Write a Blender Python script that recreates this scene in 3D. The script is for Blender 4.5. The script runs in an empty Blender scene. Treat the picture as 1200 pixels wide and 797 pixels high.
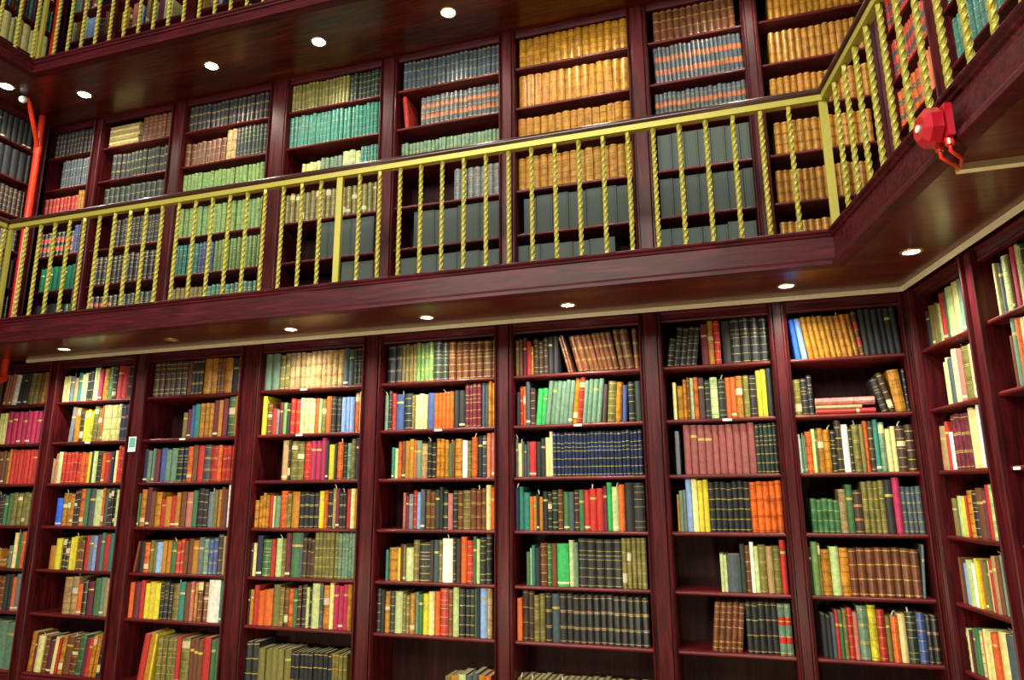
import bpy, math, random
from mathutils import Matrix, Vector
random.seed(7)
scene = bpy.context.scene
COL = scene.collection

# ------------------------------------------------------------------ camera
F_PX = 821.955
CAM = Vector((1.5495, -4.9184, 1.5987))
RX = Vector((0.9528883, 0.30325863, -0.00617149))
RY = Vector((0.070824, -0.20266455, 0.9766837))
RF = Vector((-0.29493702, 0.93110756, 0.21459467))
cam_d = bpy.data.cameras.new('camera'); cam = bpy.data.objects.new('camera', cam_d); COL.objects.link(cam)
cam_d.sensor_width = 36.0; cam_d.lens = F_PX * 36.0 / 1200.0; cam_d.clip_start = 0.05
m = Matrix.Identity(4)
for i in range(3):
    m[i][0] = RX[i]; m[i][1] = RY[i]; m[i][2] = -RF[i]; m[i][3] = CAM[i]
cam.matrix_world = m
scene.camera = cam

# ------------------------------------------------------------------ light and exposure
scene.view_settings.view_transform = 'Standard'
scene.view_settings.look = 'None'
scene.view_settings.gamma = 1.0
scene.view_settings.use_curve_mapping = False
scene.view_settings.exposure = 0.0
world = bpy.data.worlds.new('world'); scene.world = world; world.use_nodes = True
bg = world.node_tree.nodes['Background']
bg.inputs[0].default_value = (1.0, 0.93, 0.78, 1); bg.inputs[1].default_value = 0.18

def area_light(name, loc, target, sx, sy, power, color):
    d = bpy.data.lights.new(name, 'AREA'); d.shape = 'RECTANGLE'; d.size = sx; d.size_y = sy
    d.energy = power; d.color = color
    o = bpy.data.objects.new(name, d); COL.objects.link(o); o.location = loc
    o.rotation_euler = (Vector(target) - Vector(loc)).to_track_quat('-Z', 'Y').to_euler()
    return o
# added fill light behind the camera, standing in for the unseen hall lighting
area_light('hall_fill_light', (-1.0, -6.9, 5.5), (-0.8, 0.0, 0.6), 5.0, 2.4, 740, (1.0, 0.95, 0.82))
# warm, unseen reading lamps standing on the desks below the picture
for lx in (-2.6, -0.4, 1.7):
    d = bpy.data.lights.new('desk_lamp', 'POINT'); d.energy = 60; d.color = (1.0, 0.86, 0.55); d.shadow_soft_size = 0.12
    o = bpy.data.objects.new('desk_lamp', d); COL.objects.link(o); o.location = (lx, -1.9, 0.62)
SPOT_LOW, SPOT_UP = 80.0, 58.0

# ------------------------------------------------------------------ helpers
ANG = math.radians(10.32)
class Frame:
    """A wall: x runs along it to the viewer's right, y goes into it."""
    def __init__(self, origin, rot):
        self.o = Vector((origin[0], origin[1], 0.0)); self.rot = rot
        self.d = Vector((math.cos(rot), math.sin(rot), 0)); self.n = Vector((-math.sin(rot), math.cos(rot), 0))
        self.m = Matrix.Translation(self.o) @ Matrix.Rotation(rot, 4, 'Z')
    def pt(self, x, y, z): return self.o + self.d * x + self.n * y + Vector((0, 0, z))
    def x_at(self, u, y, z):                      # where the picture column u meets the line (y, z) of this wall
        k = (u - 600.0) / F_PX; a = RX - RF * k
        return -a.dot(self.pt(0, y, z) - CAM) / a.dot(self.d)
    def h_at(self, x, y, z, dv):                  # metres for dv picture rows above the point
        p = self.pt(x, y, z) - CAM
        v = RY.dot(p) / RF.dot(p) + dv / F_PX
        a = RY - RF * v
        return -a.dot(p) / a.z
def project(p):
    q = p - CAM; w = RF.dot(q)
    return 600 + F_PX * RX.dot(q) / w, 398.5 - F_PX * RY.dot(q) / w

MAIN = Frame((0, 0), 0.0)
RIGHT = Frame((2.674, 0.0), -(math.pi / 2 - ANG))
UMAIN = Frame((0, 0.12), 0.0)
URIGHT = Frame((2.731, 0.12), -(math.pi / 2 - ANG))
ULEFT = Frame((-5.17, 0.12), math.pi / 2)

def srgb(h):
    h = h.lstrip('#'); out = []
    for i in (0, 2, 4):
        c = int(h[i:i + 2], 16) / 255.0
        out.append(c / 12.92 if c <= 0.04045 else ((c + 0.055) / 1.055) ** 2.4)
    return out

class MB:
    """Collects geometry; every vertex carries a colour, every face a material slot."""
    def __init__(self): self.v = []; self.f = []; self.c = []; self.mi = []
    def add(self, verts, faces, col=(1, 1, 1), mi=0, mat=None):
        b = len(self.v)
        self.v.extend([tuple(mat @ Vector(p)) for p in verts] if mat is not None else verts)
        self.f.extend([tuple(b + i for i in f) for f in faces]); self.mi.extend([mi] * len(faces))
        self.c.extend([tuple(col)] * len(verts))
    def box(self, x0, x1, y0, y1, z0, z1, **k):
        self.add([(x0, y0, z0), (x1, y0, z0), (x1, y1, z0), (x0, y1, z0), (x0, y0, z1), (x1, y0, z1), (x1, y1, z1), (x0, y1, z1)],
                 [(0, 3, 2, 1), (4, 5, 6, 7), (0, 1, 5, 4), (1, 2, 6, 5), (2, 3, 7, 6), (3, 0, 4, 7)], **k)
    def extrude_x(self, prof, x0, x1, **k):        # closed profile of (y, z), counter-clockwise seen from +x
        n = len(prof)
        self.add([(x0, y, z) for y, z in prof] + [(x1, y, z) for y, z in prof],
                 [(i, n + i, n + (i + 1) % n, (i + 1) % n) for i in range(n)] + [tuple(range(n)), tuple(range(2 * n - 1, n - 1, -1))], **k)
    def extrude_z(self, prof, z0, z1, **k):        # closed profile of (x, y)
        n = len(prof)
        self.add([(x, y, z0) for x, y in prof] + [(x, y, z1) for x, y in prof],
                 [(i, (i + 1) % n, n + (i + 1) % n, n + i) for i in range(n)] + [tuple(range(n - 1, -1, -1)), tuple(range(n, 2 * n))], **k)
    def sweep(self, path, prof, **k):              # prof: closed list of (outward offset, z); outward is to the right of the path
        n = len(prof); pts = []
        P = [Vector((p[0], p[1])) for p in path]
        for i, p in enumerate(P):
            ns = []
            for a, b in ((i - 1, i), (i, i + 1)):
                if 0 <= a and b < len(P):
                    t = (P[b] - P[a]).normalized(); ns.append(Vector((t.y, -t.x)))
            if len(ns) == 2:
                mm = (ns[0] + ns[1]).normalized(); off = mm / mm.dot(ns[0])
            else: off = ns[0]
            pts.extend([(p.x + off.x * o, p.y + off.y * o, z) for o, z in prof])
        fs = []
        for s in range(len(P) - 1):
            for i in range(n):
                j = (i + 1) % n
                fs.append((s * n + i, s * n + j, (s + 1) * n + j, (s + 1) * n + i))
        fs.append(tuple(range(n))); fs.append(tuple(range(len(P) * n - 1, (len(P) - 1) * n - 1, -1)))
        self.add(pts, fs, **k)
    def tube(self, pts, r, seg=12, caps=True, **k):
        pts = [Vector(p) for p in pts]; vs = []; fs = []
        up = Vector((0, 0, 1))
        for i, p in enumerate(pts):
            t = ((pts[i + 1] if i + 1 < len(pts) else p) - (pts[i - 1] if i else p)).normalized()
            a = t.cross(up if abs(t.z) < 0.95 else Vector((1, 0, 0))).normalized(); b = t.cross(a)
            if i and a.dot(la) < 0 and abs(a.dot(la)) > abs(b.dot(la)): a, b = -a, -b
            if i:                                   # parallel transport keeps the rings from twisting
                a = (la - t * la.dot(t)).normalized(); b = t.cross(a)
            la = a
            rr = r[i] if isinstance(r, (list, tuple)) else r
            vs.extend([tuple(p + (a * math.cos(2 * math.pi * s / seg) + b * math.sin(2 * math.pi * s / seg)) * rr) for s in range(seg)])
        for i in range(len(pts) - 1):
            for s in range(seg):
                q = (s + 1) % seg
                fs.append((i * seg + s, (i + 1) * seg + s, (i + 1) * seg + q, i * seg + q))
        if caps:
            fs.append(tuple(range(seg))); fs.append(tuple(range(len(pts) * seg - 1, (len(pts) - 1) * seg - 1, -1)))
        self.add(vs, fs, **k)
    def mesh(self, name, mats, smooth=False, col=False):
        me = bpy.data.meshes.new(name); me.from_pydata(self.v, [], self.f)
        for mt in mats: me.materials.append(mt)
        me.polygons.foreach_set('material_index', self.mi)
        if smooth: me.polygons.foreach_set('use_smooth', [True] * len(self.f))
        if col:
            a = me.color_attributes.new('Col', 'FLOAT_COLOR', 'POINT')
            flat = []
            for c in self.c: flat.extend((c[0], c[1], c[2], 1.0))
            a.data.foreach_set('color', flat)
        me.update(); return me
    def obj(self, name, mats, parent=None, smooth=False, col=False, fix=True):
        me = self.mesh(name, mats if isinstance(mats, (list, tuple)) else [mats], smooth, col)
        if fix:
            import bmesh
            bm = bmesh.new(); bm.from_mesh(me); bmesh.ops.recalc_face_normals(bm, faces=bm.faces); bm.to_mesh(me); bm.free()
        o = bpy.data.objects.new(name, me); COL.objects.link(o)
        if parent is not None: o.parent = parent
        return o
def empty(name, mat=None):
    o = bpy.data.objects.new(name, None); COL.objects.link(o); o.empty_display_size = 0.1
    if mat is not None: o.matrix_world = mat
    return o
def tag(o, label=None, cat=None, group=None, kind=None):
    if label: o['label'] = label
    if cat: o['category'] = cat
    if group: o['group'] = group
    if kind: o['kind'] = kind
    return o
def smooth_by_angle(o, deg=40):
    me = o.data
    me.polygons.foreach_set('use_smooth', [True] * len(me.polygons))
    try: me.set_sharp_from_angle(angle=math.radians(deg))
    except Exception: pass

# ------------------------------------------------------------------ materials
def new_mat(name):
    mt = bpy.data.materials.new(name); mt.use_nodes = True
    nt = mt.node_tree; return mt, nt, nt.nodes['Principled BSDF']
def wood(name, dark, mid, light, rough=0.4, coat=0.05, along='Z', spec=0.3):
    mt, nt, b = new_mat(name); N = nt.nodes; L = nt.links
    tc = N.new('ShaderNodeTexCoord'); mp = N.new('ShaderNodeMapping')
    s = {'Z': (14, 14, 1.1), 'X': (1.1, 14, 14)}[along]
    mp.inputs['Scale'].default_value = s
    no = N.new('ShaderNodeTexNoise'); no.inputs['Scale'].default_value = 2.2; no.inputs['Detail'].default_value = 7; no.inputs['Distortion'].default_value = 1.2
    cr = N.new('ShaderNodeValToRGB'); e = cr.color_ramp.elements
    e[0].position = 0.28; e[0].color = (*srgb(dark), 1); e[1].position = 0.75; e[1].color = (*srgb(light), 1)
    x = cr.color_ramp.elements.new(0.5); x.color = (*srgb(mid), 1)
    bu = N.new('ShaderNodeBump'); bu.inputs['Strength'].default_value = 0.06; bu.inputs['Distance'].default_value = 0.01
    L.new(tc.outputs['Object'], mp.inputs[0]); L.new(mp.outputs[0], no.inputs['Vector']); L.new(no.outputs['Fac'], cr.inputs[0])
    L.new(cr.outputs[0], b.inputs['Base Color']); L.new(no.outputs['Fac'], bu.inputs['Height']); L.new(bu.outputs[0], b.inputs['Normal'])
    b.inputs['Roughness'].default_value = rough; b.inputs['Coat Weight'].default_value = coat; b.inputs['Coat Roughness'].default_value = 0.18; b.inputs['Specular IOR Level'].default_value = spec
    return mt
def paint(name, hexcol, rough=0.4, metal=0.0, noise=0.12, nscale=30, coat=0.0, bump=0.0):
    mt, nt, b = new_mat(name); N = nt.nodes; L = nt.links
    no = N.new('ShaderNodeTexNoise'); no.inputs['Scale'].default_value = nscale; no.inputs['Detail'].default_value = 4
    tc = N.new('ShaderNodeTexCoord'); L.new(tc.outputs['Object'], no.inputs['Vector'])
    c = srgb(hexcol); mx = N.new('ShaderNodeMix'); mx.data_type = 'RGBA'
    mx.inputs[6].default_value = (*[v * (1 - noise) for v in c], 1); mx.inputs[7].default_value = (*[min(1, v * (1 + noise)) for v in c], 1)
    L.new(no.outputs['Fac'], mx.inputs[0]); L.new(mx.outputs[2], b.inputs['Base Color'])
    b.inputs['Roughness'].default_value = rough; b.inputs['Metallic'].default_value = metal; b.inputs['Coat Weight'].default_value = coat
    if bump:
        bu = N.new('ShaderNodeBump'); bu.inputs['Strength'].default_value = bump; bu.inputs['Distance'].default_value = 0.002
        L.new(no.outputs['Fac'], bu.inputs['Height']); L.new(bu.outputs[0], b.inputs['Normal'])
    return mt
def binding(name, rough, mott, nscale, bump):
    mt, nt, b = new_mat(name); N = nt.nodes; L = nt.links
    at = N.new('ShaderNodeAttribute'); at.attribute_name = 'Col'
    geo = N.new('ShaderNodeNewGeometry')
    no = N.new('ShaderNodeTexNoise'); no.inputs['Scale'].default_value = nscale; no.inputs['Detail'].default_value = 6; no.inputs['Roughness'].default_value = 0.65
    L.new(geo.outputs['Position'], no.inputs['Vector'])
    n2 = N.new('ShaderNodeTexNoise'); n2.inputs['Scale'].default_value = nscale * 0.33; n2.inputs['Detail'].default_value = 3
    L.new(geo.outputs['Position'], n2.inputs['Vector'])
    av = N.new('ShaderNodeMath'); av.operation = 'ADD'; L.new(no.outputs['Fac'], av.inputs[0]); L.new(n2.outputs['Fac'], av.inputs[1])
    mr = N.new('ShaderNodeMapRange'); mr.inputs[1].default_value = 0.72; mr.inputs[2].default_value = 1.28; mr.inputs[3].default_value = 0.8 * (1 - mott); mr.inputs[4].default_value = 0.8 * (1 + mott)
    L.new(av.outputs[0], mr.inputs[0])
    mu = N.new('ShaderNodeVectorMath'); mu.operation = 'SCALE'
    L.new(at.outputs['Color'], mu.inputs[0]); L.new(mr.outputs[0], mu.inputs['Scale']); L.new(mu.outputs[0], b.inputs['Base Color'])
    b.inputs['Roughness'].default_value = rough
    bu = N.new('ShaderNodeBump'); bu.inputs['Strength'].default_value = bump; bu.inputs['Distance'].default_value = 0.002
    L.new(no.outputs['Fac'], bu.inputs['Height']); L.new(bu.outputs[0], b.inputs['Normal'])
    return mt
M_WOOD = wood('mahogany', '#260609', '#400c12', '#5c1718', rough=0.42, spec=0.22)
M_WOODX = wood('mahogany_rail', '#28080f', '#440e18', '#5e1a22', along='X', rough=0.5, spec=0.2)
M_SHELF = wood('mahogany_shelf', '#360b10', '#541317', '#6e201c', along='X')
M_BACK = wood('mahogany_back', '#170809', '#240d0e', '#321412', rough=0.6, coat=0.0, spec=0.12)
M_SOFFIT = wood('mahogany_soffit', '#300d0c', '#501a12', '#70301a', rough=0.3, coat=0.35, along='X')
M_STRIP = paint('cream_strip', '#fff8d6', 0.5)
M_BRASS = paint('brass', '#ada444', 0.42, 0.25, 0.14, 60)
M_CAP = paint('handrail_varnish', '#3a1b18', 0.28, 0, 0.2, 12, coat=0.25)
M_RED = paint('red_paint', '#dc3414', 0.3, 0, 0.06, 20, coat=0.4)
M_ALARM = paint('alarm_red_plastic', '#b40e26', 0.3, 0, 0.06, 20, coat=0.3)
M_CONDUIT = paint('ivory_conduit', '#ece8b8', 0.45)
M_WHITE = paint('white_card', '#eef2e6', 0.6, noise=0.04)
M_TEAL = paint('teal_print', '#5fa49a', 0.6, noise=0.35, nscale=120)
M_BOX = paint('archive_box_cloth', '#424d48', 0.75, 0, 0.16, 90, bump=0.3)
M_PLASTER = paint('plaster', '#8a7a60', 0.8)
M_FLOOR = wood('floor_boards', '#3a2412', '#5c3a1c', '#7a5228', rough=0.4, coat=0.1, along='X')
M_LEATHER = binding('book_leather', 0.40, 0.5, 60, 0.3)
M_CLOTH = binding('book_cloth', 0.68, 0.25, 90, 0.3)
M_PAPER = binding('book_paper', 0.85, 0.2, 160, 0.2)
M_GILT = binding('book_gilding', 0.38, 0.25, 140, 0.1)
M_GILT.node_tree.nodes['Principled BSDF'].inputs['Metallic'].default_value = 0.25
def glow(name, color, strength):
    mt, nt, b = new_mat(name)
    b.inputs['Emission Color'].default_value = (*color, 1); b.inputs['Emission Strength'].default_value = strength
    b.inputs['Base Color'].default_value = (0.9, 0.9, 0.9, 1); return mt
M_LAMP = glow('lamp_lens', (1.0, 0.97, 0.86), 40)
M_LAMP_OFF = paint('unlit_lens', '#b8a070', 0.2)
M_RING = paint('lamp_ring_brass', '#b89a50', 0.3, 0.8)

# ------------------------------------------------------------------ room shell
Z_S1, Z_FT, Z_S2, Z_F2T = 2.88, 3.072, 5.43, 5.552      # soffit and fascia top of the two galleries
DIR = Vector((math.sin(ANG), -math.cos(ANG)))
WC = RIGHT.pt(-0.5, 0.46, 0)
def plate(name, pts, z0, z1, mat, parent=None, kind='structure', label=None):
    b = MB(); b.extrude_z([(p[0], p[1]) for p in pts], z0, z1)
    o = b.obj(name, mat, parent)
    if parent is None: tag(o, label, None, None, kind)
    return o
b = MB(); b.box(-5.75, 3.4, 0.48, 0.62, 0, 8.4); tag(b.obj('wall_main', M_PLASTER), 'plaster wall behind the long row of bookcases', 'wall', kind='structure')
b = MB(); b.box(-1.0, 6.5, 0.50, 0.62, 0, 8.4); o = b.obj('wall_right', M_PLASTER); o.matrix_world = RIGHT.m; tag(o, 'plaster wall behind the angled side bookcases', 'wall', kind='structure')
b = MB(); b.box(-6.2, 0.36, 0.36, 0.48, 0, 8.4); o = b.obj('wall_left', M_PLASTER); o.matrix_world = ULEFT.m; tag(o, 'plaster wall beyond the red pipe', 'wall', kind='structure')
b = MB(); b.box(-5.75, 4.6, -7.5, 0.62, -0.12, 0.0); tag(b.obj('floor', M_FLOOR), 'brown boarded reading room floor', 'floor', kind='structure')
b = MB(); b.box(-5.75, 4.6, -7.5, 0.62, 8.4, 8.5); tag(b.obj('ceiling', M_PLASTER), 'plaster ceiling high above the galleries', 'ceiling', kind='structure')

LC, MC = (-4.42, -0.717), (2.1616, -0.717)
RE = (MC[0] + DIR.x * 4.2, MC[1] + DIR.y * 4.2)
PATH = [(-4.42, -4.6), LC, MC, RE]
LI, MI = (-4.445, -0.692), (MC[0] + 0.021, -0.692)
RI = (RE[0] + 0.025 * math.cos(ANG), RE[1] + 0.025 * math.sin(ANG))
def gallery(name, label, zs, zt):
    g = tag(empty(name), label, 'gallery', None, 'structure')
    h = zt - zs
    b = MB(); b.extrude_z([LI, MI, (WC.x, 0.47), (-5.52, 0.47)], zs, zt - 0.02); b.obj('soffit_panel', M_SOFFIT, g)
    r1 = RIGHT.pt(4.6, 0.47, 0); w = RIGHT.pt(-0.5, 0.47, 0)
    b = MB(); b.extrude_z([MI, RI, (r1.x, r1.y), (WC.x, 0.47)], zs, zt - 0.02); b.obj('soffit_panel', M_SOFFIT, g)
    b = MB(); b.extrude_z([(-4.445, -4.6), LI, (-5.52, 0.47), (-5.52, -4.6)], zs, zt - 0.02); b.obj('soffit_panel', M_SOFFIT, g)
    b = MB(); b.sweep(PATH, [(-0.03, zs - 0.012), (0.0, zs - 0.012), (0.0, zt), (-0.03, zt)]); b.obj('fascia_board', M_WOODX, g)
    b = MB(); b.sweep(PATH, [(0.0, zt - 0.034), (0.012, zt - 0.03), (0.016, zt - 0.018), (0.03, zt - 0.012), (0.034, zt - 0.002), (0.028, zt + 0.006), (-0.06, zt + 0.006), (-0.06, zt - 0.02), (0, zt - 0.02)])
    smooth_by_angle(b.obj('cap_moulding', M_WOODX, g), 30)
    b = MB(); b.sweep(PATH, [(0.0, zs + 0.03), (0.012, zs + 0.026), (0.016, zs + 0.014), (0.026, zs + 0.008), (0.026, zs - 0.014), (-0.012, zs - 0.022), (-0.05, zs - 0.018), (-0.05, zs - 0.001), (0.0, zs - 0.001)])
    smooth_by_angle(b.obj('lower_moulding', M_WOODX, g), 30)
    return g
gallery('gallery_floor', 'mahogany gallery deck with moulded fascia above the ground floor bookcases', Z_S1, Z_FT)
gallery('gallery_floor', 'upper mahogany gallery deck seen from below with bright downlights', Z_S2, Z_F2T)
# cream strip between soffit and bookcases
p = [(-4.86, -0.033), (2.632, -0.033), (2.632 + DIR.x * 4.0, -0.033 + DIR.y * 4.0)]
b = MB(); b.sweep(p, [(0, 2.852), (0.018, 2.852), (0.018, 2.8795), (0, 2.8795)])
tag(b.obj('trim_1', M_STRIP), 'cream painted strip along the top of the ground floor bookcases', 'trim', kind='structure')

# ------------------------------------------------------------------ bookcases
XE = [(-5.19, -4.57), (-4.453, -3.573), (-3.407, -2.423), (-2.218, -1.258), (-1.091, -0.145), (0.0, 0.938), (1.1, 1.806), (1.927, 2.604)]
ZL = [2.461, 2.090, 1.720, 1.347, 0.975, 0.612, 0.130]
ZU = [5.10, 4.73, 4.355, 3.995, 3.62, 3.25]
ZT = [7.60, 7.22, 6.85, 6.48, 6.11, 5.74]
DEPTH = 0.33
def pilaster_profile(w, front=-0.028):
    e = min(0.038, w * 0.3)
    half = [(0, 0.02), (0, -0.010), (0.004, front - 0.002), (0.010, front - 0.008), (0.016, front - 0.002), (0.019, -0.004), (e - 0.008, -0.004), (e - 0.004, -0.016), (e, -0.018)]
    return half + [(w - x, y) for x, y in reversed(half)]
def shelf_profile(z, depth, t=0.026):
    return [(depth, z), (0.012, z), (0.003, z - 0.004), (0.0, z - t / 2), (0.003, z - t + 0.004), (0.012, z - t), (depth, z - t)]
def bookcase(fr, x0, x1, zs, ztop, zfloor, label, group, pil=None, lpil=None, head=0.075, label_shelf=None):
    t = tag(empty('bookcase', fr.m), label, 'bookcase', group)
    b = MB(); b.box(x0 - 0.012, x1 + 0.012, DEPTH, DEPTH + 0.012, zfloor, ztop); b.obj('back_panel', M_BACK, t)
    for xa, xb in ((x0 - 0.014, x0), (x1, x1 + 0.014)):
        b = MB(); b.box(xa, xb, 0.0205, DEPTH, zfloor, ztop); b.obj('side_panel', M_WOOD, t)
    for i, z in enumerate(zs):
        b = MB(); b.extrude_x(shelf_profile(z, DEPTH), x0 + 0.0005, x1 - 0.0005); s = b.obj('shelf', M_SHELF, t); smooth_by_angle(s, 50)
        if label_shelf and i in label_shelf:
            for xc in label_shelf[i]:
                b = MB(); b.box(xc - 0.03, xc + 0.03, -0.0025, 0.0005, z - 0.021, z - 0.006); tag(b.obj('label_holder', M_WHITE, s), 'small white shelf label')
    b = MB(); b.extrude_x([(0.03, ztop), (0.03, ztop - head), (0.0, ztop - head), (-0.006, ztop - head + 0.012), (0.002, ztop - head + 0.02), (0.0, ztop - 0.02), (-0.012, ztop - 0.008), (-0.012, ztop)], x0, x1)
    b.obj('head_rail', M_WOODX, t)
    b = MB(); b.extrude_x([(0.02, zfloor), (-0.012, zfloor), (-0.012, zs[-1] - 0.04), (-0.004, zs[-1] - 0.027), (0.02, zs[-1] - 0.027)], x0, x1); b.obj('plinth', M_WOODX, t)
    for xa, w in ([(x1 + 0.0005, pil)] if pil else []) + ([(x0 - lpil - 0.0005, lpil)] if lpil else []):
        b = MB(); b.extrude_z([(xa + x, y) for x, y in pilaster_profile(w - 0.001)], zfloor, ztop); b.obj('pilaster', M_WOOD, t)
    return t
ORD = ['', 'first', 'second', 'third', 'fourth', 'fifth', 'sixth', 'seventh', 'eighth', 'ninth', 'tenth', 'eleventh', 'twelfth', 'thirteenth', 'fourteenth', 'fifteenth',
       'sixteenth', 'seventeenth', 'eighteenth', 'nineteenth', 'twentieth', 'twenty-first', 'twenty-second', 'twenty-third', 'twenty-fourth', 'twenty-fifth', 'twenty-sixth',
       'twenty-seventh', 'twenty-eighth', 'twenty-ninth', 'thirtieth', 'thirty-first', 'thirty-second']
TAGS = {1: {1: [-4.03]}, 2: {1: [-2.98]}, 3: {1: [-1.82], 0: [-1.8]}, 4: {1: [-0.6]}, 5: {1: [0.48]}, 6: {1: [1.5]}}
for i, (x0, x1) in enumerate(XE):
    nxt = XE[i + 1][0] if i < 7 else 2.655
    bookcase(MAIN, x0, x1, ZL, 2.852, 0.0, f'mahogany ground floor bookcase under the gallery, {ORD[8 - i]} from the corner', 'ground floor bookcases', pil=nxt - x1, label_shelf=TAGS.get(i))
    nxt = XE[i + 1][0] if i < 7 else 2.715
    xu = x1 if i < 7 else 2.65
    bookcase(UMAIN, x0, xu, ZU, 5.43, 3.055, f'mahogany bookcase on the railed gallery, {ORD[8 - i]} from the corner', 'gallery bookcases', pil=nxt - xu, head=0.05)
bookcase(RIGHT, 0.075, 0.70, ZL, 2.852, 0.0, 'mahogany ground floor bookcase on the angled side wall beside the corner', 'side wall bookcases', pil=0.135, lpil=0.045, label_shelf={})
bookcase(RIGHT, 0.836, 1.60, ZL, 2.852, 0.0, 'mahogany ground floor bookcase on the angled side wall past the ribbed pilaster', 'side wall bookcases', pil=0.13, label_shelf={2: [0.90]})
bookcase(URIGHT, 0.07, 0.70, ZU, 5.43, 3.055, 'mahogany gallery bookcase of red and orange sets beside the corner', 'side wall gallery bookcases', pil=0.135, lpil=0.04, head=0.05)
bookcase(URIGHT, 0.836, 1.60, ZU, 5.43, 3.055, 'mahogany gallery bookcase of blue and green sets above the red alarm', 'side wall gallery bookcases', pil=0.13, head=0.05)
UL0, UL1 = -1.30, -0.16
bookcase(ULEFT, UL0, UL1, ZU, 5.43, 3.055, 'mahogany gallery bookcase of black volumes behind the red pipe', 'pipe side bookcases', pil=0.10, head=0.05)
bookcase(ULEFT, UL0, UL1, ZT, 8.0, 5.54, 'mahogany top gallery bookcase of large pale volumes', 'pipe side bookcases', pil=0.10, head=0.05)
for i in range(0, 4):
    x0, x1 = XE[i]
    bookcase(UMAIN, x0, x1, ZT, 8.0, 5.54, f'mahogany bookcase on the topmost gallery, {ORD[8 - i]} from the corner', 'top gallery bookcases', pil=XE[i + 1][0] - x1, head=0.05)

# ------------------------------------------------------------------ balustrades
def baluster_mesh(L, r=0.0160, turns=4.2, n=60):
    b = MB(); vs = []; fs = []; S = 8
    for i in range(n + 1):
        z = L * i / n; tw = max(0.0, min(1.0, (z - 0.03) / (L - 0.06))) * turns * 2 * math.pi
        for k in range(S):
            an = tw + k * 2 * math.pi / S; rr = r * (1.0 if k % 2 == 0 else 0.74)
            vs.append((rr * math.cos(an), rr * math.sin(an), z))
    for i in range(n):
        for k in range(S): fs.append((i * S + k, i * S + (k + 1) % S, (i + 1) * S + (k + 1) % S, (i + 1) * S + k))
    fs += [tuple(range(S - 1, -1, -1)), tuple(n * S + k for k in range(S))]
    b.add(vs, fs); return b
BAL = None
def balustrade(name, label, P0, P1, zt, gaps, post_every, post_first, last_post, group, x_start=0.0):
    global BAL
    P0, P1 = Vector((*P0, 0)), Vector((*P1, 0)); t = (P1 - P0); L = t.length; t.normalize()
    rot = math.atan2(t.y, t.x)
    g = tag(empty(name, Matrix.Translation(P0 + Vector((0, 0, zt + 0.006))) @ Matrix.Rotation(rot, 4, 'Z')), label, 'balustrade', group)
    b = MB(); y = 0.045                                  # railing stands a little inside the fascia edge
    H = 0.922
    b.extrude_x([(y - 0.030, H - 0.044), (y - 0.040, H - 0.034), (y - 0.040, H - 0.018), (y - 0.03, H - 0.005), (y - 0.012, H), (y + 0.012, H), (y + 0.03, H - 0.005), (y + 0.040, H - 0.018), (y + 0.040, H - 0.034), (y + 0.030, H - 0.044)], -0.085 if post_first else x_start, L + 0.085 if last_post else L + 0.002)
    smooth_by_angle(b.obj('handrail', M_CAP, g), 50)
    b = MB(); b.box(-0.069 if post_first else 0.0, L + 0.069 if last_post else L + 0.002, y - 0.024, y + 0.024, H - 0.084, H - 0.0445); b.obj('brass_bar', M_BRASS, g)
    hb = H - 0.0845
    for i in range(gaps + 1):
        x = L * i / gaps
        if i % post_every == 0:
            if i == 0 and not post_first: continue
            b = MB(); b.box(-0.024, 0.024, -0.012, 0.012, 0, hb); po = b.obj('post', M_BRASS, g); po.location = (x + (-0.03 if i == 0 else 0.03 if i == gaps else 0), y, 0)
            continue
        if BAL is None: BAL = baluster_mesh(hb).mesh('baluster', [M_BRASS])
        o = bpy.data.objects.new('baluster', BAL); COL.objects.link(o); o.parent = g; o.location = (x, y, 0); o.rotation_euler = (0, 0, random.uniform(0, 6.28))
        b2 = None
    return g
balustrade('balustrade', 'brass balustrade of twisted bars with dark handrail along the long gallery', LC, MC, Z_FT, 40, 20, True, True, 'gallery balustrades')
balustrade('balustrade', 'brass balustrade of twisted bars climbing past the red alarm', MC, RE, Z_FT, 25, 20, False, False, 'gallery balustrades', 0.012)
balustrade('balustrade', 'brass balustrade of twisted bars on the gallery side behind the red pipe', (-4.42, -4.6), LC, Z_FT, 24, 50, False, False, 'gallery balustrades')
balustrade('balustrade', 'brass balustrade of twisted bars on the topmost gallery', LC, MC, Z_F2T, 40, 20, True, True, 'top balustrades')
balustrade('balustrade', 'brass balustrade of twisted bars before the large pale volumes', (-4.42, -4.6), LC, Z_F2T, 24, 50, False, False, 'top balustrades')

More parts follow.
